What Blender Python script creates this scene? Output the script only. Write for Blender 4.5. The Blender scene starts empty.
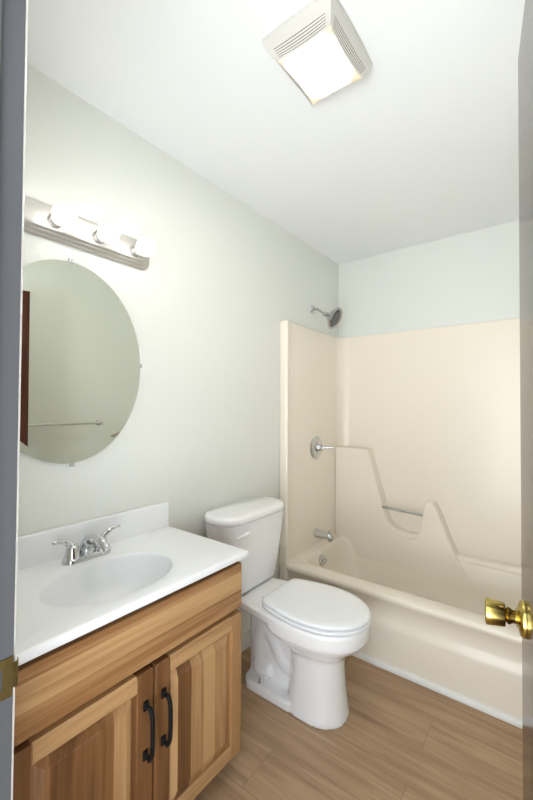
import bpy, bmesh, math, random
from mathutils import Vector, Matrix
C = bpy.context.scene.collection
SC = bpy.context.scene
PI = math.pi

# ------------------------------------------------------------------ camera
CX, CH = 1.3735, 1.3225
cam_d = bpy.data.cameras.new('camera')
cam = bpy.data.objects.new('camera', cam_d); C.objects.link(cam)
yaw, pitch, roll = [math.radians(a) for a in (37.59, 0.937, 0.231)]
fw = Vector((-math.sin(yaw)*math.cos(pitch), math.cos(yaw)*math.cos(pitch), math.sin(pitch)))
ri0 = Vector((math.cos(yaw), math.sin(yaw), 0)); up0 = ri0.cross(fw)
ri = ri0*math.cos(roll) + up0*math.sin(roll)
up = -ri0*math.sin(roll) + up0*math.cos(roll)
M = Matrix((ri, up, -fw)).transposed().to_4x4()
M.translation = (CX, 0, CH)
cam.matrix_world = M
cam_d.sensor_fit = 'VERTICAL'; cam_d.sensor_height = 24.0
cam_d.lens = 381.49/800*24.0
cam_d.clip_start = 0.01
SC.camera = cam

# ------------------------------------------------------------------ world + exposure
BULB_STRENGTH = 1.25
FAN_STRENGTH = 20.0
w = bpy.data.worlds.new('hall_fill'); SC.world = w; w.use_nodes = True
bg = w.node_tree.nodes['Background']
bg.inputs[1].default_value = 1.0
wt = w.node_tree                                   # added fill from the unseen hall behind the doorway: brighter below, dimmer above
wc = wt.nodes.new('ShaderNodeTexCoord'); wz = wt.nodes.new('ShaderNodeSeparateXYZ'); wr = wt.nodes.new('ShaderNodeMapRange')
wr.inputs['From Min'].default_value = -0.35; wr.inputs['From Max'].default_value = 0.3
wr.inputs['To Min'].default_value = 0.0; wr.inputs['To Max'].default_value = 1.0
wm = wt.nodes.new('ShaderNodeMix'); wm.data_type = 'RGBA'
wm.inputs[6].default_value = (3.3, 3.45, 3.6, 1); wm.inputs[7].default_value = (0.80, 0.88, 0.96, 1)
wt.links.new(wc.outputs['Generated'], wz.inputs[0]); wt.links.new(wz.outputs[2], wr.inputs['Value'])
wt.links.new(wr.outputs[0], wm.inputs[0]); wt.links.new(wm.outputs[2], bg.inputs[0])
SC.view_settings.view_transform = 'Standard'
SC.view_settings.look = 'None'
SC.view_settings.gamma = 1.0
SC.view_settings.use_curve_mapping = False
SC.view_settings.exposure = 1.92

# ------------------------------------------------------------------ materials
def pr(name, col, rough=0.5, metal=0.0, coat=0.0, ior=1.5, noise=None, bump=None):
    m = bpy.data.materials.new(name); m.use_nodes = True
    nt = m.node_tree; b = nt.nodes['Principled BSDF']
    b.inputs['Base Color'].default_value = (*col, 1)
    b.inputs['Roughness'].default_value = rough
    b.inputs['Metallic'].default_value = metal
    b.inputs['Coat Weight'].default_value = coat
    b.inputs['IOR'].default_value = ior
    tc = nt.nodes.new('ShaderNodeTexCoord')
    if noise:
        sc, amt = noise
        n = nt.nodes.new('ShaderNodeTexNoise'); n.inputs['Scale'].default_value = sc; n.inputs['Detail'].default_value = 4
        nt.links.new(tc.outputs['Object'], n.inputs['Vector'])
        mx = nt.nodes.new('ShaderNodeMix'); mx.data_type = 'RGBA'
        mx.inputs[6].default_value = (*[c*(1-amt) for c in col], 1)
        mx.inputs[7].default_value = (*[min(1, c*(1+amt)) for c in col], 1)
        nt.links.new(n.outputs['Fac'], mx.inputs[0]); nt.links.new(mx.outputs[2], b.inputs['Base Color'])
    if bump:
        sc, st = bump
        n = nt.nodes.new('ShaderNodeTexNoise'); n.inputs['Scale'].default_value = sc; n.inputs['Detail'].default_value = 6
        nt.links.new(tc.outputs['Object'], n.inputs['Vector'])
        bp = nt.nodes.new('ShaderNodeBump'); bp.inputs['Strength'].default_value = st; bp.inputs['Distance'].default_value = 0.002
        nt.links.new(n.outputs['Fac'], bp.inputs['Height']); nt.links.new(bp.outputs['Normal'], b.inputs['Normal'])
    return m

def emis(name, col, strength):
    m = bpy.data.materials.new(name); m.use_nodes = True
    nt = m.node_tree; b = nt.nodes['Principled BSDF']
    b.inputs['Base Color'].default_value = (0.9, 0.9, 0.88, 1)
    b.inputs['Emission Color'].default_value = (*col, 1)
    b.inputs['Emission Strength'].default_value = strength
    return m

def wood(name, axis, across, c_dark, c_mid, c_light, board=0.09, rough=0.38, seed=0.0, streak=1.0, tone=0.75, spec=0.5):
    """procedural hickory: tone changes board by board across the grain, streaks along it"""
    m = bpy.data.materials.new(name); m.use_nodes = True
    nt = m.node_tree; L = nt.links; N = nt.nodes; b = N['Principled BSDF']
    tc = N.new('ShaderNodeTexCoord')
    sx = N.new('ShaderNodeSeparateXYZ'); L.new(tc.outputs['Object'], sx.inputs[0])
    # wobble
    mp = N.new('ShaderNodeMapping'); L.new(tc.outputs['Object'], mp.inputs['Vector'])
    mp.inputs['Location'].default_value = (seed*1.7, seed*2.3, seed*0.9)
    sc = [26.0, 26.0, 26.0]; sc[axis] = 1.6
    mp.inputs['Scale'].default_value = sc
    n1 = N.new('ShaderNodeTexNoise'); n1.inputs['Scale'].default_value = 1.0; n1.inputs['Detail'].default_value = 5
    n1.inputs['Distortion'].default_value = 0.6
    L.new(mp.outputs[0], n1.inputs['Vector'])
    mp2 = N.new('ShaderNodeMapping'); L.new(tc.outputs['Object'], mp2.inputs['Vector'])
    sc2 = [140.0]*3; sc2[axis] = 4.0
    mp2.inputs['Scale'].default_value = sc2
    n2 = N.new('ShaderNodeTexNoise'); n2.inputs['Scale'].default_value = 1.0; n2.inputs['Detail'].default_value = 3
    L.new(mp2.outputs[0], n2.inputs['Vector'])
    # board index
    d = N.new('ShaderNodeMath'); d.operation = 'MULTIPLY_ADD'
    d.inputs[1].default_value = 1.0/board; d.inputs[2].default_value = seed
    L.new(sx.outputs[across], d.inputs[0])
    fl = N.new('ShaderNodeMath'); fl.operation = 'FLOOR'; L.new(d.outputs[0], fl.inputs[0])
    wn = N.new('ShaderNodeTexWhiteNoise'); wn.noise_dimensions = '1D'; L.new(fl.outputs[0], wn.inputs['W'])
    # sum
    a1 = N.new('ShaderNodeMath'); a1.operation = 'MULTIPLY_ADD'
    a1.inputs[1].default_value = 0.68*streak; L.new(n1.outputs['Fac'], a1.inputs[0])
    a0 = N.new('ShaderNodeMath'); a0.operation = 'MULTIPLY'; a0.inputs[1].default_value = tone
    b.inputs['Specular IOR Level'].default_value = spec
    L.new(wn.outputs['Value'], a0.inputs[0]); L.new(a0.outputs[0], a1.inputs[2])
    a2 = N.new('ShaderNodeMath'); a2.operation = 'MULTIPLY_ADD'; a2.inputs[1].default_value = 0.22
    L.new(n2.outputs['Fac'], a2.inputs[0]); L.new(a1.outputs[0], a2.inputs[2])
    cr = N.new('ShaderNodeValToRGB')
    e = cr.color_ramp.elements
    e[0].position = 0.40; e[0].color = (*c_dark, 1)
    e[1].position = 1.1 if False else 1.0; e[1].color = (*c_light, 1)
    k = cr.color_ramp.elements.new(0.74); k.color = (*c_mid, 1)
    L.new(a2.outputs[0], cr.inputs[0]); L.new(cr.outputs[0], b.inputs['Base Color'])
    b.inputs['Roughness'].default_value = rough
    bp = N.new('ShaderNodeBump'); bp.inputs['Strength'].default_value = 0.12; bp.inputs['Distance'].default_value = 0.001
    L.new(n2.outputs['Fac'], bp.inputs['Height']); L.new(bp.outputs['Normal'], b.inputs['Normal'])
    return m

m_wall = pr('wall_paint', (0.765, 0.78, 0.728), 0.55, bump=(180, 0.05))
m_ceil = pr('ceiling_paint', (0.88, 0.90, 0.90), 0.7, bump=(140, 0.06))
m_trim = pr('white_trim_paint', (0.84, 0.83, 0.79), 0.35, bump=(30, 0.03))
m_jamb = pr('shade_dark_jamb', (0.058, 0.059, 0.063), 0.4, bump=(12, 0.05))  # dark colour stands in for hall shade on a white jamb
m_marble = pr('cultured_marble', (0.89, 0.90, 0.91), 0.28, coat=0.0, noise=(3, 0.012))
m_porc = pr('white_porcelain', (0.93, 0.93, 0.925), 0.08, coat=0.5, noise=(2, 0.008))
m_seat = pr('white_seat_plastic', (0.92, 0.94, 0.96), 0.16, noise=(2, 0.008))
m_tub = pr('almond_gelcoat', (0.87, 0.80, 0.685), 0.3, coat=0.1, noise=(1.5, 0.015))
m_chrome = pr('polished_chrome', (0.66, 0.67, 0.68), 0.09, 1.0, noise=(8, 0.02))
m_fit = pr('chrome_bath_trim', (0.56, 0.57, 0.58), 0.12, 1.0, noise=(8, 0.02))
m_nickel = pr('brushed_nickel', (0.64, 0.62, 0.59), 0.36, 1.0, noise=(25, 0.05))
m_brass = pr('polished_brass', (0.50, 0.38, 0.11), 0.18, 1.0, noise=(20, 0.06))
m_oldbrass = pr('aged_brass', (0.22, 0.165, 0.06), 0.38, 1.0, noise=(60, 0.25))
m_black = pr('black_iron', (0.006, 0.0055, 0.0055), 0.6, 0.0, noise=(30, 0.2))
m_black.node_tree.nodes['Principled BSDF'].inputs['Specular IOR Level'].default_value = 0.2
m_dark = pr('dark_opening', (0.03, 0.028, 0.025), 0.8, noise=(30, 0.2))
m_rubber = pr('grey_nozzle_rubber', (0.10, 0.10, 0.10), 0.45, noise=(220, 0.6))
m_steel = pr('screw_steel', (0.35, 0.34, 0.32), 0.35, 1.0, noise=(30, 0.1))
m_plastic = pr('ivory_plastic', (0.60, 0.585, 0.54), 0.4, noise=(4, 0.01))
m_clip = pr('clear_clip_plastic', (0.72, 0.74, 0.76), 0.1, 0.4, noise=(30, 0.05))
m_mirror = pr('silvered_glass', (0.80, 0.83, 0.77), 0.0, 1.0)
m_mirror_edge = pr('glass_edge', (0.30, 0.34, 0.32), 0.1, 0.3, noise=(10, 0.05))
m_bulb = emis('lit_frosted_bulb', (1.0, 0.995, 0.985), BULB_STRENGTH)
def glow_lens(name, rim, core, strength, r0, r1):
    '''frosted lens over a lamp: brightest over the lamp, warm and dimmer towards its edge'''
    m = emis(name, core, strength); nt = m.node_tree; b = nt.nodes['Principled BSDF']
    b.inputs['Base Color'].default_value = (0.45, 0.42, 0.36, 1)
    tc = nt.nodes.new('ShaderNodeTexCoord'); sp = nt.nodes.new('ShaderNodeVectorMath'); sp.operation = 'MULTIPLY'; sp.inputs[1].default_value = (1.12, .95, 0)
    ln = nt.nodes.new('ShaderNodeVectorMath'); ln.operation = 'LENGTH'
    mr = nt.nodes.new('ShaderNodeMapRange'); mr.interpolation_type = 'SMOOTHSTEP'
    mr.inputs['From Min'].default_value = r0; mr.inputs['From Max'].default_value = r1
    mr.inputs['To Min'].default_value = strength; mr.inputs['To Max'].default_value = 0.16
    mx = nt.nodes.new('ShaderNodeMix'); mx.data_type = 'RGBA'
    mx.inputs[6].default_value = (*core, 1); mx.inputs[7].default_value = (*rim, 1)
    m2 = nt.nodes.new('ShaderNodeMapRange'); m2.inputs['From Min'].default_value = r0; m2.inputs['From Max'].default_value = r1
    nt.links.new(tc.outputs['Object'], sp.inputs[0]); nt.links.new(sp.outputs[0], ln.inputs[0])
    nt.links.new(ln.outputs['Value'], mr.inputs['Value']); nt.links.new(ln.outputs['Value'], m2.inputs['Value'])
    nt.links.new(m2.outputs[0], mx.inputs[0]); nt.links.new(mx.outputs[2], b.inputs['Emission Color']); nt.links.new(mr.outputs[0], b.inputs['Emission Strength'])
    return m
m_lens = glow_lens('lit_fan_lens', (1.0, 0.80, 0.52), (1.0, 0.96, 0.90), FAN_STRENGTH, .035, .122)
HD, HM, HL = (0.115, 0.046, 0.014), (0.295, 0.142, 0.052), (0.52, 0.315, 0.145)
m_wood_h = wood('hickory_horizontal', 1, 2, HD, HM, HL, 0.062, seed=4.3, streak=1.35, tone=0.45)
m_wood_r = wood('hickory_rail', 1, 2, (0.20, 0.092, 0.033), HM, HL, 0.3, seed=7.0)
m_wood_v = wood('hickory_vertical', 2, 1, HD, HM, HL, 0.052, seed=2.35)
m_wood_s = wood('hickory_stile', 2, 1, HD, (0.26, 0.122, 0.044), (0.40, 0.22, 0.092), 0.2, seed=1.6)
m_walnut = wood('dark_stained_door', 2, 1, (0.018, 0.007, 0.005), (0.04, 0.014, 0.009), (0.07, 0.026, 0.016), 0.3, rough=0.13, seed=3, spec=0.08)

def floor_mat():
    m = bpy.data.materials.new('vinyl_plank'); m.use_nodes = True
    nt = m.node_tree; L = nt.links; N = nt.nodes; b = N['Principled BSDF']
    tc = N.new('ShaderNodeTexCoord')
    br = N.new('ShaderNodeTexBrick')
    br.offset = 0.37; br.inputs['Scale'].default_value = 1.0
    br.inputs['Brick Width'].default_value = 1.22; br.inputs['Row Height'].default_value = 0.178
    br.inputs['Mortar Size'].default_value = 0.0008; br.inputs['Mortar Smooth'].default_value = 0.5
    br.inputs['Color1'].default_value = (0.20, 0.20, 0.20, 1); br.inputs['Color2'].default_value = (0.80, 0.80, 0.80, 1)
    br.inputs['Mortar'].default_value = (0.0, 0.0, 0.0, 1)
    mo = N.new('ShaderNodeMapping'); mo.inputs['Location'].default_value = (0.28, 0.05, 0)
    L.new(tc.outputs['Object'], mo.inputs['Vector']); L.new(mo.outputs[0], br.inputs['Vector'])
    # offset the grain per plank
    ad = N.new('ShaderNodeVectorMath'); ad.operation = 'MULTIPLY_ADD'
    ad.inputs[1].default_value = (7, 7, 7)
    L.new(br.outputs['Color'], ad.inputs[0]); L.new(tc.outputs['Object'], ad.inputs[2])
    mp = N.new('ShaderNodeMapping'); mp.inputs['Scale'].default_value = (1.5, 17, 1); L.new(ad.outputs[0], mp.inputs['Vector'])
    n1 = N.new('ShaderNodeTexNoise'); n1.inputs['Scale'].default_value = 1; n1.inputs['Detail'].default_value = 6
    n1.inputs['Distortion'].default_value = 1.2; L.new(mp.outputs[0], n1.inputs['Vector'])
    mp2 = N.new('ShaderNodeMapping'); mp2.inputs['Scale'].default_value = (5, 130, 1); L.new(ad.outputs[0], mp2.inputs['Vector'])
    n2 = N.new('ShaderNodeTexNoise'); n2.inputs['Scale'].default_value = 1; n2.inputs['Detail'].default_value = 3; L.new(mp2.outputs[0], n2.inputs['Vector'])
    a = N.new('ShaderNodeMath'); a.operation = 'MULTIPLY_ADD'; a.inputs[1].default_value = 0.35
    L.new(n2.outputs['Fac'], a.inputs[0]); L.new(n1.outputs['Fac'], a.inputs[2])
    s = N.new('ShaderNodeMath'); s.operation = 'MULTIPLY_ADD'; s.inputs[1].default_value = 0.13
    L.new(br.outputs['Color'], s.inputs[0]); L.new(a.outputs[0], s.inputs[2])
    cr = N.new('ShaderNodeValToRGB'); e = cr.color_ramp.elements
    e[0].position = 0.42; e[0].color = (0.25, 0.15, 0.08, 1)
    e[1].position = 1.0; e[1].color = (0.54, 0.375, 0.225, 1)
    k = e.new(0.72); k.color = (0.41, 0.268, 0.153, 1)
    L.new(s.outputs[0], cr.inputs[0])
    mx = N.new('ShaderNodeMix'); mx.data_type = 'RGBA'; mx.inputs[7].default_value = (0.16, 0.10, 0.06, 1)
    L.new(br.outputs['Fac'], mx.inputs[0]); L.new(cr.outputs[0], mx.inputs[6]); L.new(mx.outputs[2], b.inputs['Base Color'])
    b.inputs['Roughness'].default_value = 0.42
    return m
m_floor = floor_mat()

# ------------------------------------------------------------------ helpers
def wloc(o):
    v = Vector((0, 0, 0))
    while o is not None:
        v += o.location; o = o.parent
    return v

def obj(name, bm, mat, parent=None, smooth=False, bevel=0.0, seg=2, subsurf=0, origin=None, autosmooth=None):
    """bm is built in world coordinates; linked as ONE mesh object"""
    bmesh.ops.recalc_face_normals(bm, faces=bm.faces)
    if parent is not None: base = wloc(parent)
    elif origin is not None: base = Vector(origin)
    else:
        xs = [v.co for v in bm.verts]
        base = Vector((sum(c.x for c in xs)/len(xs), sum(c.y for c in xs)/len(xs), min(c.z for c in xs)))
    bmesh.ops.translate(bm, verts=bm.verts, vec=-base)
    me = bpy.data.meshes.new(name); bm.to_mesh(me); bm.free()
    for mm in (mat if isinstance(mat, (list, tuple)) else [mat]): me.materials.append(mm)
    o = bpy.data.objects.new(name, me); C.objects.link(o)
    if parent is not None: o.parent = parent
    else: o.location = base
    if smooth or bevel > 0:
        for p in me.polygons: p.use_smooth = True
    if bevel > 0:
        b = o.modifiers.new('bevel', 'BEVEL'); b.width = bevel; b.segments = seg; b.limit_method = 'ANGLE'; b.angle_limit = math.radians(35)
        b.harden_normals = False
    if subsurf:
        s = o.modifiers.new('subsurf', 'SUBSURF'); s.levels = subsurf; s.render_levels = subsurf
    if autosmooth is not None or (bevel > 0):
        a = math.radians(autosmooth if autosmooth is not None else 40)
        me.polygons.foreach_set('use_smooth', [True]*len(me.polygons))
        if bevel == 0:
            me.set_sharp_from_angle(angle=a)
        else:
            wn = o.modifiers.new('weighted', 'WEIGHTED_NORMAL'); wn.keep_sharp = True
    return o

def tag(o, label, cat, group=None, kind=None):
    o['label'] = label
    if cat: o['category'] = cat
    if group: o['group'] = group
    if kind: o['kind'] = kind
    return o

def thing(name, loc, label, cat, kind=None):
    o = bpy.data.objects.new(name, None); C.objects.link(o)
    o.location = loc; o.empty_display_size = 0.05
    return tag(o, label, cat, kind=kind)

def struct(o, label=None, cat=None):
    o['kind'] = 'structure'
    if label: o['label'] = label
    if cat: o['category'] = cat
    return o

def box(bm, x0, x1, y0, y1, z0, z1):
    r = bmesh.ops.create_cube(bm, size=1.0)
    for v in r['verts']:
        v.co = Vector((x0+(v.co.x+.5)*(x1-x0), y0+(v.co.y+.5)*(y1-y0), z0+(v.co.z+.5)*(z1-z0)))
    return r['verts']

def loft(bm, rings, cap0=True, cap1=True, closed=True, mats=None):
    vs = [[bm.verts.new(p) for p in r] for r in rings]
    n = len(rings[0])
    for i in range(len(vs)-1):
        for j in range(n if closed else n-1):
            k = (j+1) % n
            f = bm.faces.new((vs[i][j], vs[i][k], vs[i+1][k], vs[i+1][j]))
            if mats: f.material_index = mats[i]
    if cap0: bm.faces.new(list(reversed(vs[0])))
    if cap1:
        f = bm.faces.new(vs[-1])
        if mats: f.material_index = mats[-1]
    return vs

def lathe(bm, prof, o, axis, n=28, cap=True):
    """prof: (radius, distance along axis)"""
    axis = Vector(axis).normalized(); o = Vector(o)
    a = axis.orthogonal().normalized(); b = axis.cross(a)
    rings = [[o + axis*h + (a*math.cos(2*PI*i/n) + b*math.sin(2*PI*i/n))*max(r, 1e-4) for i in range(n)] for r, h in prof]
    return loft(bm, rings, cap, cap)

def tube(bm, pts, radii, n=16, cap=True, flat=1.0):
    pts = [Vector(p) for p in pts]
    if not isinstance(radii, (list, tuple)): radii = [radii]*len(pts)
    rings = []; ref = None
    for i, p in enumerate(pts):
        t = (pts[min(i+1, len(pts)-1)] - pts[max(i-1, 0)]).normalized()
        if ref is None: ref = t.orthogonal().normalized()
        ref = (ref - t*ref.dot(t)).normalized(); b = t.cross(ref)
        rings.append([p + (ref*math.cos(2*PI*k/n) + b*math.sin(2*PI*k/n)*flat)*radii[i] for k in range(n)])
    loft(bm, rings, cap, cap)

def spline(pts, n=8):
    """Catmull-Rom through the points"""
    P = [Vector(p) for p in pts]; P = [P[0]*2-P[1]] + P + [P[-1]*2-P[-2]]
    out = []
    for i in range(1, len(P)-2):
        for k in range(n):
            t = k/n
            out.append(0.5*((2*P[i]) + (P[i+1]-P[i-1])*t + (2*P[i-1]-5*P[i]+4*P[i+1]-P[i+2])*t*t + (3*P[i]-P[i-1]-3*P[i+1]+P[i+2])*t**3))
    out.append(P[-2]); return out

def rrect(x0, x1, y0, y1, r, z, k=8):
    out = []
    for cx, cy, a0 in ((x1-r, y1-r, 0), (x0+r, y1-r, PI/2), (x0+r, y0+r, PI), (x1-r, y0+r, 3*PI/2)):
        for i in range(k+1):
            a = a0 + PI/2*i/k
            out.append(Vector((cx+r*math.cos(a), cy+r*math.sin(a), z)))
    return out

def prism(bm, poly, f0, f1, at):
    """poly: 2D outline, at(u, v, w) -> point; extruded from w=f0 to w=f1"""
    loft(bm, [[Vector(at(u, v, f0)) for u, v in poly], [Vector(at(u, v, f1)) for u, v in poly]])

def NB(): return bmesh.new()

# ------------------------------------------------------------------ the setting
W, D, H = 1.524, 2.707, 2.44
Y0, Y1 = 0.115, 0.235            # front wall with the doorway
JX, RX = 0.7135, 1.432            # clear doorway
DTOP = 2.05
b = NB(); box(b, -0.1, W+0.1, -0.9, D+0.1, -0.06, 0); struct(obj('floor', b, m_floor, origin=(0, 0, 0)))
b = NB(); box(b, -0.1, W+0.1, Y0, D+0.1, H, H+0.06); struct(obj('ceiling', b, m_ceil))
b = NB(); box(b, -0.1, 0, Y0, D+0.1, 0, H); struct(obj('wall_left', b, m_wall))
b = NB(); box(b, 0, W, D, D+0.1, 0, H); struct(obj('wall_back', b, m_wall))
b = NB(); box(b, W, W+0.1, Y0, D+0.1, 0, H); struct(obj('wall_right', b, m_wall))
b = NB()
outer = [(0, 0), (0, H), (W, H), (W, 0), (RX+.019, 0), (RX+.019, DTOP+.019), (JX-.019, DTOP+.019), (JX-.019, 0)]
prism(b, outer, Y0, Y1, lambda u, v, q: (u, q, v)); struct(obj('wall_front', b, m_wall))
# door frame: jambs + stop + casing
b = NB(); box(b, JX-.019, JX, Y0, Y1, 0, DTOP); box(b, JX, JX+.011, Y0+.03, Y1-.036, 0, DTOP-.011)
jamb = struct(obj('trim_1', b, m_jamb, bevel=.0015), 'jamb of the open doorway, coloured dark for shade, with brass strike plate', 'door jamb')
b = NB(); box(b, JX-.075, JX-.013, Y1, Y1+.008, 0, DTOP+.07)
struct(obj('trim_2', b, m_trim, bevel=.003), 'cream door casing edge along the shade-darkened jamb', 'door casing')
b = NB(); box(b, RX, RX+.019, Y0, Y1, 0, DTOP); box(b, JX-.019, RX+.019, Y0, Y1, DTOP, DTOP+.019)
struct(obj('trim_3', b, m_jamb, bevel=.0015), 'hinge-side jamb and head of the doorway', 'door jamb')
# strike plate
b = NB()
box(b, JX-.0005, JX+.0018, Y1-.045, Y1-.001, .876, .937)
pts = [(JX+.0005, Y1-.003), (JX+.0002, Y1+.004), (JX-.003, Y1+.0075), (JX-.008, Y1+.009)]
pl = [(x, y) for x, y in pts] + [(x-.0012, y-.0012) for x, y in reversed(pts)]
prism(b, pl, .887, .926, lambda u, v, q: (u, v, q))
sp = obj('strike_plate', b, m_oldbrass, jamb, bevel=.0005); sp['label'] = 'aged brass strike plate with curved lip'
b = NB(); box(b, JX+.0012, JX+.0022, Y1-.034, Y1-.016, .891, .922); obj('latch_hole', b, m_dark, sp)
for z in (.882, .931):
    b = NB(); lathe(b, [(.0035, 0), (.003, .0012), (.0, .0014)], (JX+.0018, Y1-.025, z), (1, 0, 0), 12); obj('screw', b, m_steel, sp, smooth=True)
for o_ in [jamb, bpy.data.objects['trim_2']] + list(jamb.children_recursive):       # the old frame is out of plumb
    zo = wloc(o_).z
    for v in o_.data.vertices: v.co.x += (v.co.z+zo-1.9)*.0115
# baseboards
b = NB(); box(b, 0, .013, 1.064, 1.9, 0, .085); struct(obj('baseboard_left', b, m_trim, bevel=.004))
b = NB(); box(b, W-.013, W, Y1, 1.9, 0, .085); struct(obj('baseboard_right', b, m_trim, bevel=.004))
b = NB(); prism(b, [(1.902, 0), (1.902, .014), (1.906, .022), (1.912, .026), (1.924, .026), (1.924, 0)], 0.013, W-.013, lambda u, v, q: (q, u, v))
struct(obj('baseboard_back', b, m_trim, bevel=.002), 'white base strip along the foot of the tub apron', 'base strip')

# ------------------------------------------------------------------ open door on the right
hx, hy = 1.415, 0.245
ex, ey = 1.309, 0.932
dv = Vector((ex-hx, ey-hy, 0)); DW = dv.length; dv.normalize()
nl = Vector((-dv.y, dv.x, 0))                      # left-facing normal
door = thing('door_1', (hx, hy, .012), 'dark brown door standing open against the right edge with a brass knob', 'door', 'structure')
def dpt(s, t, z): return Vector((hx, hy, 0)) + dv*s - nl*t + Vector((0, 0, z))
b = NB(); loft(b, [[dpt(s, t, z) for s, t in ((0, 0), (DW, 0), (DW, .035), (0, .035))] for z in (.012, 2.042)])
obj('door_slab', b, m_walnut, door, bevel=.0015)
ko = dpt(DW-.070, 0, .928)
b = NB(); lathe(b, [(.027, -.001), (.0325, .0), (.033, .004), (.030, .009), (.018, .012), (.015, .015), (.0, .015)], ko, nl, 36)
rs = obj('rosette', b, m_brass, door, smooth=True, autosmooth=50)
b = NB(); lathe(b, [(.0125, .011), (.0115, .020), (.015, .025), (.0155, .028), (.0115, .031), (.012, .037), (.0, .037)], ko, nl, 32)
obj('knob_neck', b, m_brass, rs, smooth=True, autosmooth=50)
b = NB(); lathe(b, [(.011, .031), (.0205, .0325), (.0215, .035), (.0228, .048), (.0242, .061), (.0238, .0635), (.022, .065), (.019, .063), (.0, .062)], ko, nl, 40)
obj('door_knob', b, m_brass, door, smooth=True, autosmooth=40)
b = NB(); lathe(b, [(.030, -.001), (.033, .004), (.014, .012), (.013, .03), (.024, .034), (.026, .062), (.0, .064)], dpt(DW-.070, .035, .928), -nl, 32)
obj('door_knob', b, m_brass, door, smooth=True, autosmooth=40)

# ------------------------------------------------------------------ one-piece tub and surround
TF, TZ, ST = 1.913, 0.368, 1.852
tub = thing('bathtub', (W/2, 2.3, 0), 'almond fibreglass bathtub with moulded wall surround filling the far alcove', 'bathtub')
b = NB()
N_ = 64
def rr(x0, x1, y0, y1, r, z): return rrect(x0, x1, y0, y1, r, z, 15)
out_b = [rr(.002, W-.002, TF+.008, D-.002, .004, .0), rr(.002, W-.002, TF+.008, D-.002, .004, .195),
         rr(.002, W-.002, TF+.011, D-.002, .004, .212), rr(.002, W-.002, TF+.021, D-.002, .004, .236),
         rr(.002, W-.002, TF+.024, D-.002, .004, .250), rr(.002, W-.002, TF+.022, D-.002, .004, .310), rr(.002, W-.002, TF+.008, D-.002, .004, .330),
         rr(.002, W-.002, TF, D-.002, .004, .345), rr(.002, W-.002, TF+.004, D-.002, .004, .360),
         rr(.003, W-.003, TF+.014, D-.003, .008, TZ),
         rr(.08, W-.08, TF+.092, D-.09, .06, TZ), rr(.093, W-.093, TF+.105, D-.10, .075, TZ-.006),
         rr(.102, W-.105, TF+.114, D-.108, .085, TZ-.022), rr(.125, W-.16, TF+.125, D-.118, .10, .20),
         rr(.15, W-.24, TF+.14, D-.13, .11, .095), rr(.20, W-.30, TF+.18, D-.17, .11, .065)]
loft(b, out_b)
obj('tub', b, m_tub, tub, smooth=True, autosmooth=60)
# surround: plan outline extruded
def surround_plan():
    k = 10; pts = []
    wl, bk, r = .030, D-.022, .085
    pts += [(.001, TF+.002), (.046, TF+.002), (.055, TF+.006), (.058, TF+.015), (.054, TF+.03), (.042, TF+.06), (wl+.004, TF+.12)]
    for i in range(k+1):
        a = PI - PI/2*i/k
        pts.append((wl+r+r*math.cos(a), bk-r+r*math.sin(a)))
    R = [(W-x, y) for x, y in reversed(pts)]
    return pts + R + [(W-.001, D-.001), (.001, D-.001)]
sp_ = surround_plan()
b = NB(); prism(b, sp_, TZ-.003, ST, lambda u, v, q: (u, v, q))
box(b, .0015, .056, TF-.003, TF+.05, 0, TZ+.01); box(b, W-.056, W-.0015, TF-.003, TF+.05, 0, TZ+.01)
obj('surround', b, m_tub, tub, bevel=.007, seg=3)
# raised, contoured lower panel on the back wall
def contour(pts, n=6): return [(p.x, p.z) for p in spline([(x, 0, z) for x, z in pts], n)]
PY = 2.592
pan = [(.030, .10), (.030, 1.020), (.270, 1.020)] + contour([(.290, 1.008), (.310, .93), (.385, .665), (.403, .59), (.425, .52), (.47, .465), (.54, .447), (.60, .452), (.634, .50), (.650, .58), (.664, .665), (.680, .703), (.715, .706), (.740, .675), (.785, .57), (.845, .42), (.905, .33), (.98, .24), (1.06, .17)]) + [(1.06, .10)]
b = NB(); prism(b, pan, PY, D-.01, lambda u, v, q: (u, q, v))
obj('moulded_shelf_panel', b, m_tub, tub, bevel=.013, seg=4)
dish = [(.40, .35)] + [(.40, .60)] + contour([(.41, .585), (.43, .535), (.47, .492), (.54, .475), (.61, .480), (.65, .53), (.67, .60)]) + [(.67, .35)]
b = NB(); prism(b, dish, PY+.022, D-.012, lambda u, v, q: (u, q, v))
obj('soap_dish_step', b, m_tub, tub, bevel=.008, seg=3)
b = NB(); box(b, .80, W-.03, 2.612, D-.01, TZ-.10, .398)
obj('back_ledge', b, m_tub, tub, bevel=.022, seg=5)
b = NB(); tube(b, [(.365, PY+.010, .628), (.52, PY+.010, .622), (.675, PY+.010, .616)], .0095, 16)
gb = obj('grab_bar', b, m_fit, tub, smooth=True, autosmooth=50); gb['label'] = 'short chrome bar across the moulded notch'
del gb['label']
gb['label'] = 'chrome grab bar'

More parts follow.
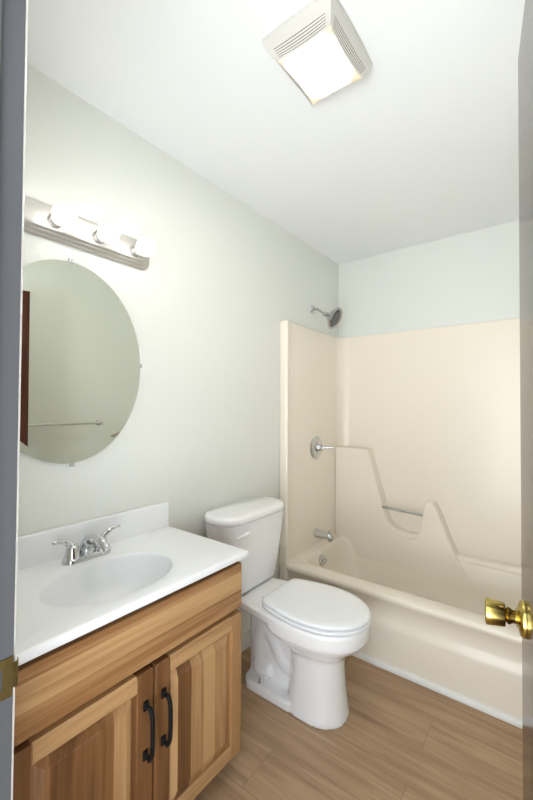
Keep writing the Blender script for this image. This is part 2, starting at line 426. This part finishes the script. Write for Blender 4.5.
# ------------------------------------------------------------------ shower and tub fittings
VY = 2.305
t = thing('shower_fixture', (0, VY, 1.99), 'chrome shower head on a bent arm from the wall above the surround', 'shower head')
b = NB(); lathe(b, [(.0, .0), (.030, .0), (.030, .003), (.024, .009), (.013, .013), (.0, .013)], (0, VY, 2.003), (1, 0, 0), 28)
obj('flange', b, m_fit, t, smooth=True, autosmooth=50)
b = NB(); tube(b, spline([(.005, VY, 2.003), (.03, VY, 2.001), (.062, VY, 1.985), (.10, VY+.002, 1.955)], 6), .0085, 14)
obj('shower_arm', b, m_fit, t, smooth=True)
hn = Vector((.88, .10, -.46)).normalized(); ho = Vector((.092, VY+.001, 1.960)); HS = 1.28
b = NB(); lathe(b, [(r_*HS, h_*HS) for r_, h_ in [(.0, .0), (.012, .0), (.014, .012), (.013, .022), (.020, .030), (.032, .042), (.046, .056), (.056, .064), (.060, .068), (.061, .076), (.057, .081), (.050, .078), (.046, .074), (.0, .074)]], ho, hn, 36)
hd = obj('spray_head', b, m_fit, t, smooth=True, autosmooth=40)
b = NB(); lathe(b, [(.0, .0765*HS), (.030*HS, .0765*HS), (.0465*HS, .0752*HS)], ho, hn, 32, cap=True)
fp = obj('spray_face', b, m_rubber, hd, smooth=True); fp['label'] = 'dark grey nozzle face'

t = thing('shower_valve', (.034, VY, 1.035), 'round chrome shower control with a lever on the left end of the surround', 'shower control')
vo = Vector((.032, VY, 1.038))
b = NB(); lathe(b, [(.0, 0), (.078, 0), (.079, .003), (.072, .008), (.058, .012), (.040, .016), (.034, .017), (.0, .017)], vo, (1, 0, 0), 40)
obj('escutcheon', b, m_fit, t, smooth=True, autosmooth=40)
b = NB(); lathe(b, [(.030, .015), (.030, .024), (.024, .030), (.020, .044), (.018, .052), (.0, .054)], vo, (1, 0, 0), 28)
hb = obj('hub', b, m_fit, t, smooth=True, autosmooth=40)
b = NB(); tube(b, spline([vo+Vector((.045, 0, 0)), vo+Vector((.070, .012, .001)), vo+Vector((.098, .026, .003)), vo+Vector((.118, .034, .007))], 5), [.011]*5+[.009]*5+[.0075]*5+[.008], 14)
obj('lever', b, m_fit, t, smooth=True)

t = thing('tub_spout', (.032, VY, .43), 'brushed tub spout with diverter knob above the overflow', 'tub spout')
so = Vector((.030, VY, .452))
b = NB()
rings = []
for h, rz, ry, dz in ((0, .030, .030, 0), (.012, .030, .030, 0), (.02, .026, .027, 0), (.07, .024, .025, -.001), (.105, .023, .024, -.004), (.122, .021, .022, -.008), (.130, .015, .016, -.012)):
    rings.append([so + Vector((h, ry*math.cos(2*PI*i/28), rz*math.sin(2*PI*i/28)+dz)) for i in range(28)])
loft(b, rings); obj('spout_body', b, m_fit, t, smooth=True, autosmooth=50)
b = NB(); lathe(b, [(.016, 0), (.017, .018), (.014, .022), (.0, .020)], so+Vector((.112, 0, -.014)), (0.1, 0, -1), 20)
obj('outlet', b, m_fit, t, smooth=True, autosmooth=50)
b = NB(); lathe(b, [(.004, 0), (.004, .012), (.008, .013), (.008, .018), (.0, .020)], so+Vector((.108, 0, .016)), (0, 0, 1), 16)
obj('diverter_knob', b, m_fit, t, smooth=True, autosmooth=50)

t = thing('overflow_plate', (.108, VY-.04, .262), 'small round chrome overflow cover low on the end wall of the tub', 'overflow cover')
oo = Vector((.111, VY-.055, .300)); on = Vector((1, 0, .16)).normalized()
b = NB(); lathe(b, [(.0, -.004), (.037, -.006), (.037, .004), (.031, .010), (.0, .013)], oo, on, 32)
ov = obj('cover', b, m_fit, t, smooth=True, autosmooth=40)
b = NB(); lathe(b, [(.007, .011), (.007, .030), (.010, .034), (.0, .037)], oo, on, 16)
obj('trip_lever', b, m_fit, ov, smooth=True, autosmooth=40)

# ------------------------------------------------------------------ toilet
TY = 1.492; TKY = 1.476
toi = thing('toilet', (.36, TY, 0), 'white two-piece toilet with closed lid between vanity and tub', 'toilet')
def egg(z, xb, xf, hw, n=48, p=2.25, bp=2.6):
    """elongated plan: blunter towards the back"""
    xc = xb + (xf-xb)*.44; out = []
    for i in range(n):
        a = 2*PI*i/n; c, s = math.cos(a), math.sin(a)
        q = p if c > 0 else bp
        ax = (xf-xc) if c > 0 else (xc-xb)
        out.append(Vector((xc+ax*math.copysign(abs(c)**(2/q), c), TY+hw*math.copysign(abs(s)**(2/q), s), z)))
    return out
b = NB()
loft(b, [egg(*s) for s in ((0, .385, .655, .114), (.02, .385, .655, .114), (.035, .388, .652, .111), (.12, .40, .642, .102), (.20, .405, .636, .097), (.25, .40, .638, .097),
    (.265, .385, .646, .101), (.300, .35, .682, .130), (.332, .31, .720, .163), (.348, .29, .735, .175), (.356, .282, .743, .180), (.364, .279, .746, .182), (.410, .279, .746, .182), (.420, .285, .740, .177))])
# rear deck, web, foot
def rect_ring(x0, x1, hw0, hw1, z): return [Vector((x0, TY-hw0, z)), Vector((x1, TY-hw1, z)), Vector((x1, TY+hw1, z)), Vector((x0, TY+hw0, z))]
loft(b, [rect_ring(.06, .38, .125, .160, .375), rect_ring(.055, .40, .13, .172, .382), rect_ring(.05, .40, .133, .177, .419)])
loft(b, [rrect(.155, .43, TY-.048, TY+.048, .03, z) for z in (.0, .39)])
loft(b, [rrect(.16, .47, TY-.114, TY+.114, .06, .0), rrect(.16, .47, TY-.114, TY+.114, .06, .036), rrect(.166, .47, TY-.108, TY+.108, .06, .044)])
tube(b, spline([(.44, TY, .13), (.36, TY, .15), (.30, TY, .235), (.25, TY, .275), (.215, TY, .21), (.213, TY, .12), (.217, TY, .03)], 6), .058, 20)
tube(b, spline([(.215, TY-.035, .10), (.24, TY-.048, .085), (.30, TY-.040, .09)], 6), [.036]*6+[.034]*6+[.02], 16)
tube(b, spline([(.215, TY+.035, .10), (.24, TY+.048, .085), (.30, TY+.040, .09)], 6), [.036]*6+[.034]*6+[.02], 16)
o = obj('bowl', b, m_porc, toi, smooth=True)
r = o.modifiers.new('remesh', 'REMESH'); r.mode = 'VOXEL'; r.voxel_size = .005; r.use_smooth_shade = True
s = o.modifiers.new('smooth', 'SMOOTH'); s.factor = .5; s.iterations = 4
bowl = o
for sy in (-1, 1):
    b = NB(); lathe(b, [(.0055, 0), (.0055, .006), (.0028, .008), (.0028, .026), (.0, .027)], (.262, TY+sy*.094, .041), (0, 0, 1), 12)
    q = obj('floor_bolt', b, m_steel, bowl, smooth=True, autosmooth=40); q['label'] = 'bare steel floor bolt'
# tank
def tank_ring(x0, x1, y0, y1, z, r, bow):
    out = rrect(x0, x1, y0, y1, r, z, 8)
    for p in out:
        if p.x > (x0+x1)/2: p.x += bow*(1-((p.y-TKY)/((y1-y0)/2))**2)
    return out
b = NB()
loft(b, [tank_ring(.040, .165, TKY-.152, TKY+.152, .4205, .03, .012), tank_ring(.032, .180, TKY-.172, TKY+.172, .447, .035, .014),
         tank_ring(.025, .195, TKY-.206, TKY+.206, .64, .04, .020), tank_ring(.022, .200, TKY-.226, TKY+.226, .7770, .04, .022)])
obj('tank', b, m_porc, toi, smooth=True, autosmooth=60)
b = NB()
def lid_ring(i, z, r): 
    return tank_ring(.012, .210-i, TKY-.243+i, TKY+.243-i, z, .085-i*.5, .024)
loft(b, [lid_ring(.012, .7770, 0), lid_ring(.003, .7790, 0), lid_ring(0, .7850, 0), lid_ring(0, .8030, 0), lid_ring(.004, .8110, 0), lid_ring(.012, .8145, 0), lid_ring(.03, .8160, 0)])
obj('tank_lid', b, m_porc, toi, smooth=True, autosmooth=60)
# flush lever
b = NB(); lathe(b, [(.0, 0), (.013, 0), (.013, .006), (.009, .012), (.0, .013)], (.214, TKY-.128, .731), (1, 0, 0), 20)
tube(b, [(.222, TKY-.116, .733), (.228, TKY-.14, .733), (.228, TKY-.172, .731), (.224, TKY-.202, .728)], [.012, .010, .007, .0045], 12)
obj('flush_lever', b, m_seat, toi, smooth=True, autosmooth=50)
# seat and lid
SX = .034
def seat_ring(z, g, n=56):
    """closed elongated plan with a straight back edge, shrunk by g"""
    half = spline([(.262, 0, 0), (.262, .06, 0), (.266, .125, 0), (.285, .146, 0), (.34, .163, 0), (.43, .182, 0), (.51, .184, 0), (.59, .164, 0), (.655, .118, 0), (.695, .055, 0), (.706, 0, 0)], 5)
    pts = [(p.x, p.y) for p in half] + [(p.x, -p.y) for p in reversed(half[1:-1])]
    cx = .475; out = []
    for x, y in pts:
        v = Vector((x-cx, y)); L = v.length; v *= (L-g)/L
        if v.x > 0: v.x *= 1.055
        out.append(Vector((cx+v.x+SX, TY+v.y*.955, z+.017)))
    return out
b = NB(); loft(b, [seat_ring(.4065, .006), seat_ring(.408, .002), seat_ring(.412, 0), seat_ring(.418, .001), seat_ring(.421, .005), seat_ring(.422, .018), seat_ring(.422, .03)])
obj('seat', b, m_seat, toi, smooth=True, autosmooth=70)
b = NB(); loft(b, [seat_ring(.422, .03), seat_ring(.422, .018), seat_ring(.428, .016), seat_ring(.4283, .003), seat_ring(.430, .0), seat_ring(.4345, .0), seat_ring(.439, .0025), seat_ring(.4415, .010), seat_ring(.4425, .04), seat_ring(.443, .10)])
obj('lid', b, m_seat, toi, smooth=True, autosmooth=70)
for sy in (-1, 1):
    b = NB(); tube(b, [(.286, TY+sy*.075-.022, .437), (.286, TY+sy*.075+.022, .437)], .012, 16); box(b, .272, .296, TY+sy*.075-.018, TY+sy*.075+.018, .420, .435)
    obj('hinge', b, m_seat, toi, bevel=.003)

# ------------------------------------------------------------------ vanity cabinet
VY0, VY1, VF = 0.296, 1.056, 0.428      # ends, frame face
DF = 0.457                               # door face
van = thing('vanity_cabinet', (.22, .676, 0), 'hickory vanity cabinet with two raised panel doors under the white sink top', 'cabinet')
b = NB()

for y in (VY0, VY1-.016): prism(b, [(.002, 0), (.36, 0), (.36, .082), (VF-.019, .088), (VF-.019, .775), (.002, .775)], y, y+.016, lambda u, v, q: (u, q, v))
box(b, 0.002, VF-.019, VY0+.016, VY1-.016, .09, .105); box(b, .33, .345, VY0+.016, VY1-.016, 0, .09)
obj('carcass', b, m_wood_s, van)
b = NB()
for y0, y1 in ((VY0, VY0+.04), (VY1-.04, VY1), (.657, .697)): box(b, VF-.019, VF, y0, y1, .081, .775)
for z0, z1 in ((.081, .128), (.555, .615), (.735, .775)): box(b, VF-.0195, VF-.0005, VY0+.001, VY1-.001, z0, z1)
obj('face_frame', b, m_wood_s, van)
b = NB(); box(b, VF, DF, VY0+.007, VY1-.007, .600, .757)
obj('false_drawer_front', b, m_wood_h, van, bevel=.0035)
def make_door(y0, y1, hy_, z0=.086, z1=.583):
    sw, rh = .052, .050
    b = NB(); box(b, VF+.001, DF-.013, y0+sw-.008, y1-sw+.008, z0+rh-.008, z1-rh+.008)
    # raised panel: field, sloped margin
    m_ = .028
    def ring(g, x): return [Vector((x, y0+sw+g, z0+rh+g)), Vector((x, y1-sw-g, z0+rh+g)), Vector((x, y1-sw-g, z1-rh-g)), Vector((x, y0+sw+g, z1-rh-g))]
    loft(b, [ring(.001, DF-.0135), ring(.004, DF-.012), ring(m_, DF-.003), ring(m_+.001, DF-.0015), ring(m_+.003, DF-.001)], cap0=False)
    d = obj('door', b, m_wood_v, van)
    for a0, a1 in ((y0, y0+sw), (y1-sw, y1)):
        b = NB(); box(b, VF, DF, a0, a1, z0, z1); obj('stile', b, m_wood_s, d, bevel=.004)
    for c0, c1 in ((z0, z0+rh), (z1-rh, z1)):
        b = NB()
        prof = [(VF, c0), (DF-.006, c0), (DF, c0+.007), (DF, c1-.007), (DF-.006, c1), (VF, c1)]
        prism(b, prof, y0+sw, y1-sw, lambda u, v, q: (u, q, v)); obj('rail', b, m_wood_r, d)
    b = NB()
    zt, zb = .492, .357
    for z in (zt, zb):
        lathe(b, [(.0085, 0), (.009, .003), (.006, .006), (.0055, .022), (.0, .022)], (DF, hy_, z), (1, 0, 0), 16)
        box(b, DF, DF+.004, hy_-.007, hy_+.007, z-.013, z+.013)
    s = 1
    tube(b, spline([(DF+.020, hy_, zt+.004), (DF+.030, hy_, zt-.012), (DF+.034, hy_, (zt+zb)/2+.03), (DF+.034, hy_, (zt+zb)/2-.03), (DF+.030, hy_, zb+.012), (DF+.020, hy_, zb-.004)], 6), .0062, 14)
    h = obj('handle', b, m_black, d, smooth=True, autosmooth=45); h['label'] = 'black iron pull'
    return d
YM = .676
make_door(VY0+.012, YM-.004, YM-.030)
make_door(YM+.004, VY1-.006, YM+.030)

# ------------------------------------------------------------------ vanity top with integrated oval basin
CY0, CY1, CF, CZ = 0.280, 1.068, 0.471, 0.800
vt = thing('washbasin', (.23, .676, .775), 'white cultured marble sink top with oval basin and low backsplash', 'sink top')
bx, by, ra, rb = .277, .648, .144, .203       # basin centre and half axes (x, y)
angs = sorted(set([2*PI*i/120 for i in range(120)] + [math.atan2(cy-by, cx-bx) % (2*PI) for cx in (0.002, CF) for cy in (CY0, CY1)]))
def rect_pt(a, inset, z):
    c, s = math.cos(a), math.sin(a)
    x0, x1, y0, y1 = .002+inset*.2, CF-inset, CY0+inset, CY1-inset
    t = min([q for q in ((x1-bx)/c if c > 1e-9 else 9, (x0-bx)/c if c < -1e-9 else 9, (y1-by)/s if s > 1e-9 else 9, (y0-by)/s if s < -1e-9 else 9)])
    return Vector((bx+c*t, by+s*t, z))
def ell(a, k, z, dx=0):
    # same ray angle on ellipse
    c, s = math.cos(a), math.sin(a)
    r = 1/math.sqrt((c/ra)**2+(s/rb)**2)
    return Vector((bx+dx+c*r*k, by+s*r*k, z))
b = NB()
rings = [[rect_pt(a, 0.004, CZ-.026) for a in angs], [rect_pt(a, 0, CZ-.022) for a in angs], [rect_pt(a, 0, CZ-.006) for a in angs], [rect_pt(a, .0025, CZ-.0015) for a in angs], [rect_pt(a, .007, CZ) for a in angs]]
for k, z in ((1.02, 0), (1.0, -.0012), (.990, -.005), (.972, -.020), (.94, -.052), (.86, -.090), (.68, -.118), (.42, -.130), (.2, -.135), (.09, -.136)):
    rings.append([ell(a, k, CZ+z) for a in angs])
loft(b, rings, cap0=False)
top = obj('countertop', b, m_marble, vt, smooth=True, autosmooth=50)
b = NB(); box(b, .002, .021, CY0, CY1-.003, CZ-.002, .905); obj('backsplash', b, m_marble, vt, bevel=.004, seg=3)
b = NB(); lathe(b, [(.021, 0), (.021, .003), (.016, .0035), (.0, .002)], (bx, by, CZ-.135), (0, 0, 1), 24); obj('drain', b, m_chrome, top, smooth=True, autosmooth=40)

# ------------------------------------------------------------------ basin faucet
FX, FY = .080, .672
fa = thing('faucet', (FX, FY, CZ), 'chrome two-handle basin faucet on the back of the white sink top', 'faucet')
b = NB()
loft(b, [rrect(FX-.028+i, FX+.028-i, FY-.083+i, FY+.083-i, .0275-i, CZ+z) for i, z in ((0, 0), (0, .010), (.002, .014), (.008, .017))])
obj('base_plate', b, m_chrome, fa, smooth=True, autosmooth=50)
for sy in (-1, 1):
    hyy = FY+sy*.051
    b = NB(); lathe(b, [(.026, .012), (.0255, .018), (.022, .034), (.019, .048), (.015, .056), (.0, .060)], (FX, hyy, CZ), (0, 0, 1), 28)
    tube(b, spline([(FX, hyy, CZ+.046), (FX+.002, hyy+sy*.010, CZ+.062), (FX+.004, hyy+sy*.030, CZ+.076), (FX+.006, hyy+sy*.052, CZ+.082), (FX+.007, hyy+sy*.066, CZ+.081)], 6), [.012]*6+[.010]*6+[.0078]*6+[.0065]*6+[.006], 14)
    obj('handle', b, m_chrome, fa, smooth=True, autosmooth=60)
b = NB(); tube(b, spline([(FX-.004, FY, CZ+.010), (FX, FY, CZ+.040), (FX+.022, FY, CZ+.066), (FX+.062, FY, CZ+.076), (FX+.108, FY, CZ+.066), (FX+.126, FY, CZ+.050)], 6), [.025]*6+[.022]*6+[.0185]*6+[.0165]*6+[.0145]*6+[.0135], 18)
obj('spout', b, m_chrome, fa, smooth=True, autosmooth=60)
b = NB(); lathe(b, [(.003, 0), (.003, .028), (.006, .030), (.006, .036), (.0, .037)], (FX-.020, FY, CZ+.015), (0, 0, 1), 14)
obj('lift_rod', b, m_chrome, fa, smooth=True, autosmooth=50)

# ------------------------------------------------------------------ oval mirror
MY, MZ, MA, MB = .640, 1.474, .277, .354
mi = thing('mirror', (.004, MY, MZ-MB), 'frameless oval wall mirror held by clear clips above the white sink', 'mirror')
mrot = math.radians(1.25)
def mpt(a, k, x, g=0):
    y, z = (MA-g)*k*math.cos(a), (MB-g)*k*math.sin(a)
    return Vector((.004+x*1.0 + y*math.tan(mrot), MY+y, MZ+z))
n = 120; A = [2*PI*i/n for i in range(n)]
b = NB(); loft(b, [[mpt(a, 1, .0, 0) for a in A], [mpt(a, 1, .0060, 0) for a in A]], cap0=True, cap1=False)
edge = obj('glass_edge', b, m_mirror_edge, mi, smooth=True, autosmooth=40)
b = NB(); loft(b, [[mpt(a, 1, .0060, 0) for a in A], [mpt(a, 1, .0050, .022) for a in A]], cap0=False, cap1=False)
obj('bevel', b, m_mirror, mi)
b = NB(); loft(b, [[mpt(a, 1, .0049, .022) for a in A], [mpt(a, 1, .0050, .022) for a in A]], cap0=False, cap1=True)
obj('mirror_glass', b, m_mirror, mi)
for (cy, cz) in ((MY, MZ+MB), (MY+MA, MZ+.012), (MY+.012, MZ-MB)):
    b = NB(); dy, dz = (cy-MY)/MA, (cz-MZ)/MB
    box(b, .0005, .0095, cy-.008+dy*.006, cy+.008+dy*.006, cz-.008+dz*.006, cz+.008+dz*.006)
    lathe(b, [(.004, 0), (.0035, .002), (.0, .0025)], (.0095, cy+dy*.005, cz+dz*.005), (1, 0, 0), 12)
    obj('clip', b, m_clip, mi, bevel=.0015)

# ------------------------------------------------------------------ vanity light bar
LZ, LY0, LY1 = 1.943, .350, .960
lb = thing('vanity_light', (0, (LY0+LY1)/2, LZ), 'brushed nickel bar light with four round bulbs above the oval mirror', 'wall light')
def stadium(y0, y1, z0, z1, x, r):
    return [Vector((x, p.x, p.y)) for p in rrect(y0, y1, z0, z1, r, 0, 8)]
b = NB()
h = .057
rings = []
for x, g in ((.001, 0), (.010, 0), (.012, .003), (.013, .008), (.018, .010), (.021, .014), (.022, .019), (.027, .021), (.030, .024), (.031, .027)):
    rings.append(stadium(LY0+g, LY1-g, LZ-h+g, LZ+h-g*.5, x, .032-g*.4))
loft(b, rings)
obj('back_plate', b, m_nickel, lb, smooth=True, autosmooth=35)
for i in range(4):
    y = LY0 + .069 + i*.155
    b = NB(); lathe(b, [(.022, .028), (.024, .034), (.0245, .050), (.022, .056), (.018, .056), (.0, .054)], (0, y, LZ), (1, 0, 0), 28)
    s = obj('socket_cup', b, m_nickel, lb, smooth=True, autosmooth=40)
    b = NB(); bc = .098; R = .0365; prof = [(.013, .050), (.014, .060)]
    for k in range(1, 17):
        a = PI - math.asin(.0145/R) - (PI - math.asin(.0145/R))*k/16*1.0
        a0 = PI - math.asin(.0155/R); a = a0*(1-k/16)
        prof.append((R*math.sin(a), bc+R*math.cos(a)))
    lathe(b, prof, (0, y, LZ), (1, 0, 0), 28)
    q = obj('light_bulb', b, m_bulb, s, smooth=True); q['label'] = 'lit round frosted bulb'

# ------------------------------------------------------------------ ceiling exhaust fan light
fx0, fx1, fy0, fy1 = .664, .897, .895, 1.176
fan = thing('exhaust_fan', ((fx0+fx1)/2, (fy0+fy1)/2, H-.055), 'square ivory ceiling fan cover with lit curved-sided lens and slotted sides', 'ceiling fan light')
lx0, lx1, ly0, ly1 = .688, .873, .936, 1.154
zl, zb = H-.052, H-.012
NSEG = 24
def side_pts(k, t):
    """outer edge and lens edge points on side k at parameter t (0..1)"""
    oc = [(fx0, fy0), (fx1, fy0), (fx1, fy1), (fx0, fy1)]; lc = [(lx0, ly0), (lx1, ly0), (lx1, ly1), (lx0, ly1)]
    o0, o1 = Vector(oc[k]), Vector(oc[(k+1) % 4]); l0, l1 = Vector(lc[k]), Vector(lc[(k+1) % 4])
    po = o0.lerp(o1, t); pl = l0.lerp(l1, t)
    n_ = Vector(((l1-l0).y, -(l1-l0).x)).normalized()
    pl = pl - n_*(.011*(1-(2*t-1)**2))
    po = po + n_*(.004*(1-(2*t-1)**2))
    return po, pl
rows = [0, .06, .12, .16, .185, .26, .285, .36, .385, .46, .485, .56, .585, .70, .86, 1.0, 1.2]
slot = {3, 5, 7, 9, 11}
b = NB()
for k in range(4):
    grid = []
    for s_ in rows:
        line = []
        for j in range(NSEG+1):
            t = j/NSEG; po, pl = side_pts(k, t); p = pl.lerp(po, min(s_, 1.0))
            z = zl + (zb-zl)*(s_**1.6) if s_ <= 1 else H-.0005
            line.append(b.verts.new((p.x, p.y, z)))
        grid.append(line)
    for i in range(len(rows)-1):
        for j in range(NSEG):
            f = b.faces.new((grid[i][j], grid[i][j+1], grid[i+1][j+1], grid[i+1][j]))
            if i in slot and 2 <= j < NSEG-2: f.material_index = 1
bmesh.ops.remove_doubles(b, verts=b.verts, dist=.0002)
b.faces.new([b.verts.new((p.x, p.y, zl)) for k in range(4) for p in [side_pts(k, j/NSEG)[1] for j in range(NSEG)]])
bmesh.ops.remove_doubles(b, verts=b.verts, dist=.0002)
cov = obj('cover', b, [m_plastic, m_dark], fan, smooth=True, autosmooth=35)
b = NB()
ringl = []
for k in range(4):
    for j in range(NSEG): ringl.append(side_pts(k, j/NSEG)[1])
cxy = Vector(((lx0+lx1)/2, (ly0+ly1)/2))
def lring(g, z): return [Vector((*(cxy+(p-cxy)*(1-g)), z)) for p in ringl]
loft(b, [lring(0, zl-.0004), lring(0.0, zl-.0015), lring(.03, zl-.003), lring(.3, zl-.005), lring(.7, zl-.006)])
q = obj('lens', b, m_lens, fan, smooth=True); q['label'] = 'glowing warm white lens'

# ------------------------------------------------------------------ towel bar on the right wall (seen in the mirror)
tb = thing('towel_bar', (W-.03, 1.22, 1.18), 'slim metal towel bar on the right wall, reflected in the oval mirror', 'towel bar')
BZ, B0, B1 = 1.19, .90, 1.50
b = NB(); tube(b, [(W-.06, B0, BZ), (W-.06, B1, BZ)], .0085, 16); obj('bar', b, m_nickel, tb, smooth=True, autosmooth=40)
for y in (B0+.012, B1-.012):
    b = NB(); lathe(b, [(.0, 0), (.022, 0), (.021, .006), (.012, .012), (.010, .050), (.014, .056), (.014, .070), (.0, .072)], (W, y, BZ), (-1, 0, 0), 24)
    obj('bracket', b, m_nickel, tb, smooth=True, autosmooth=40)
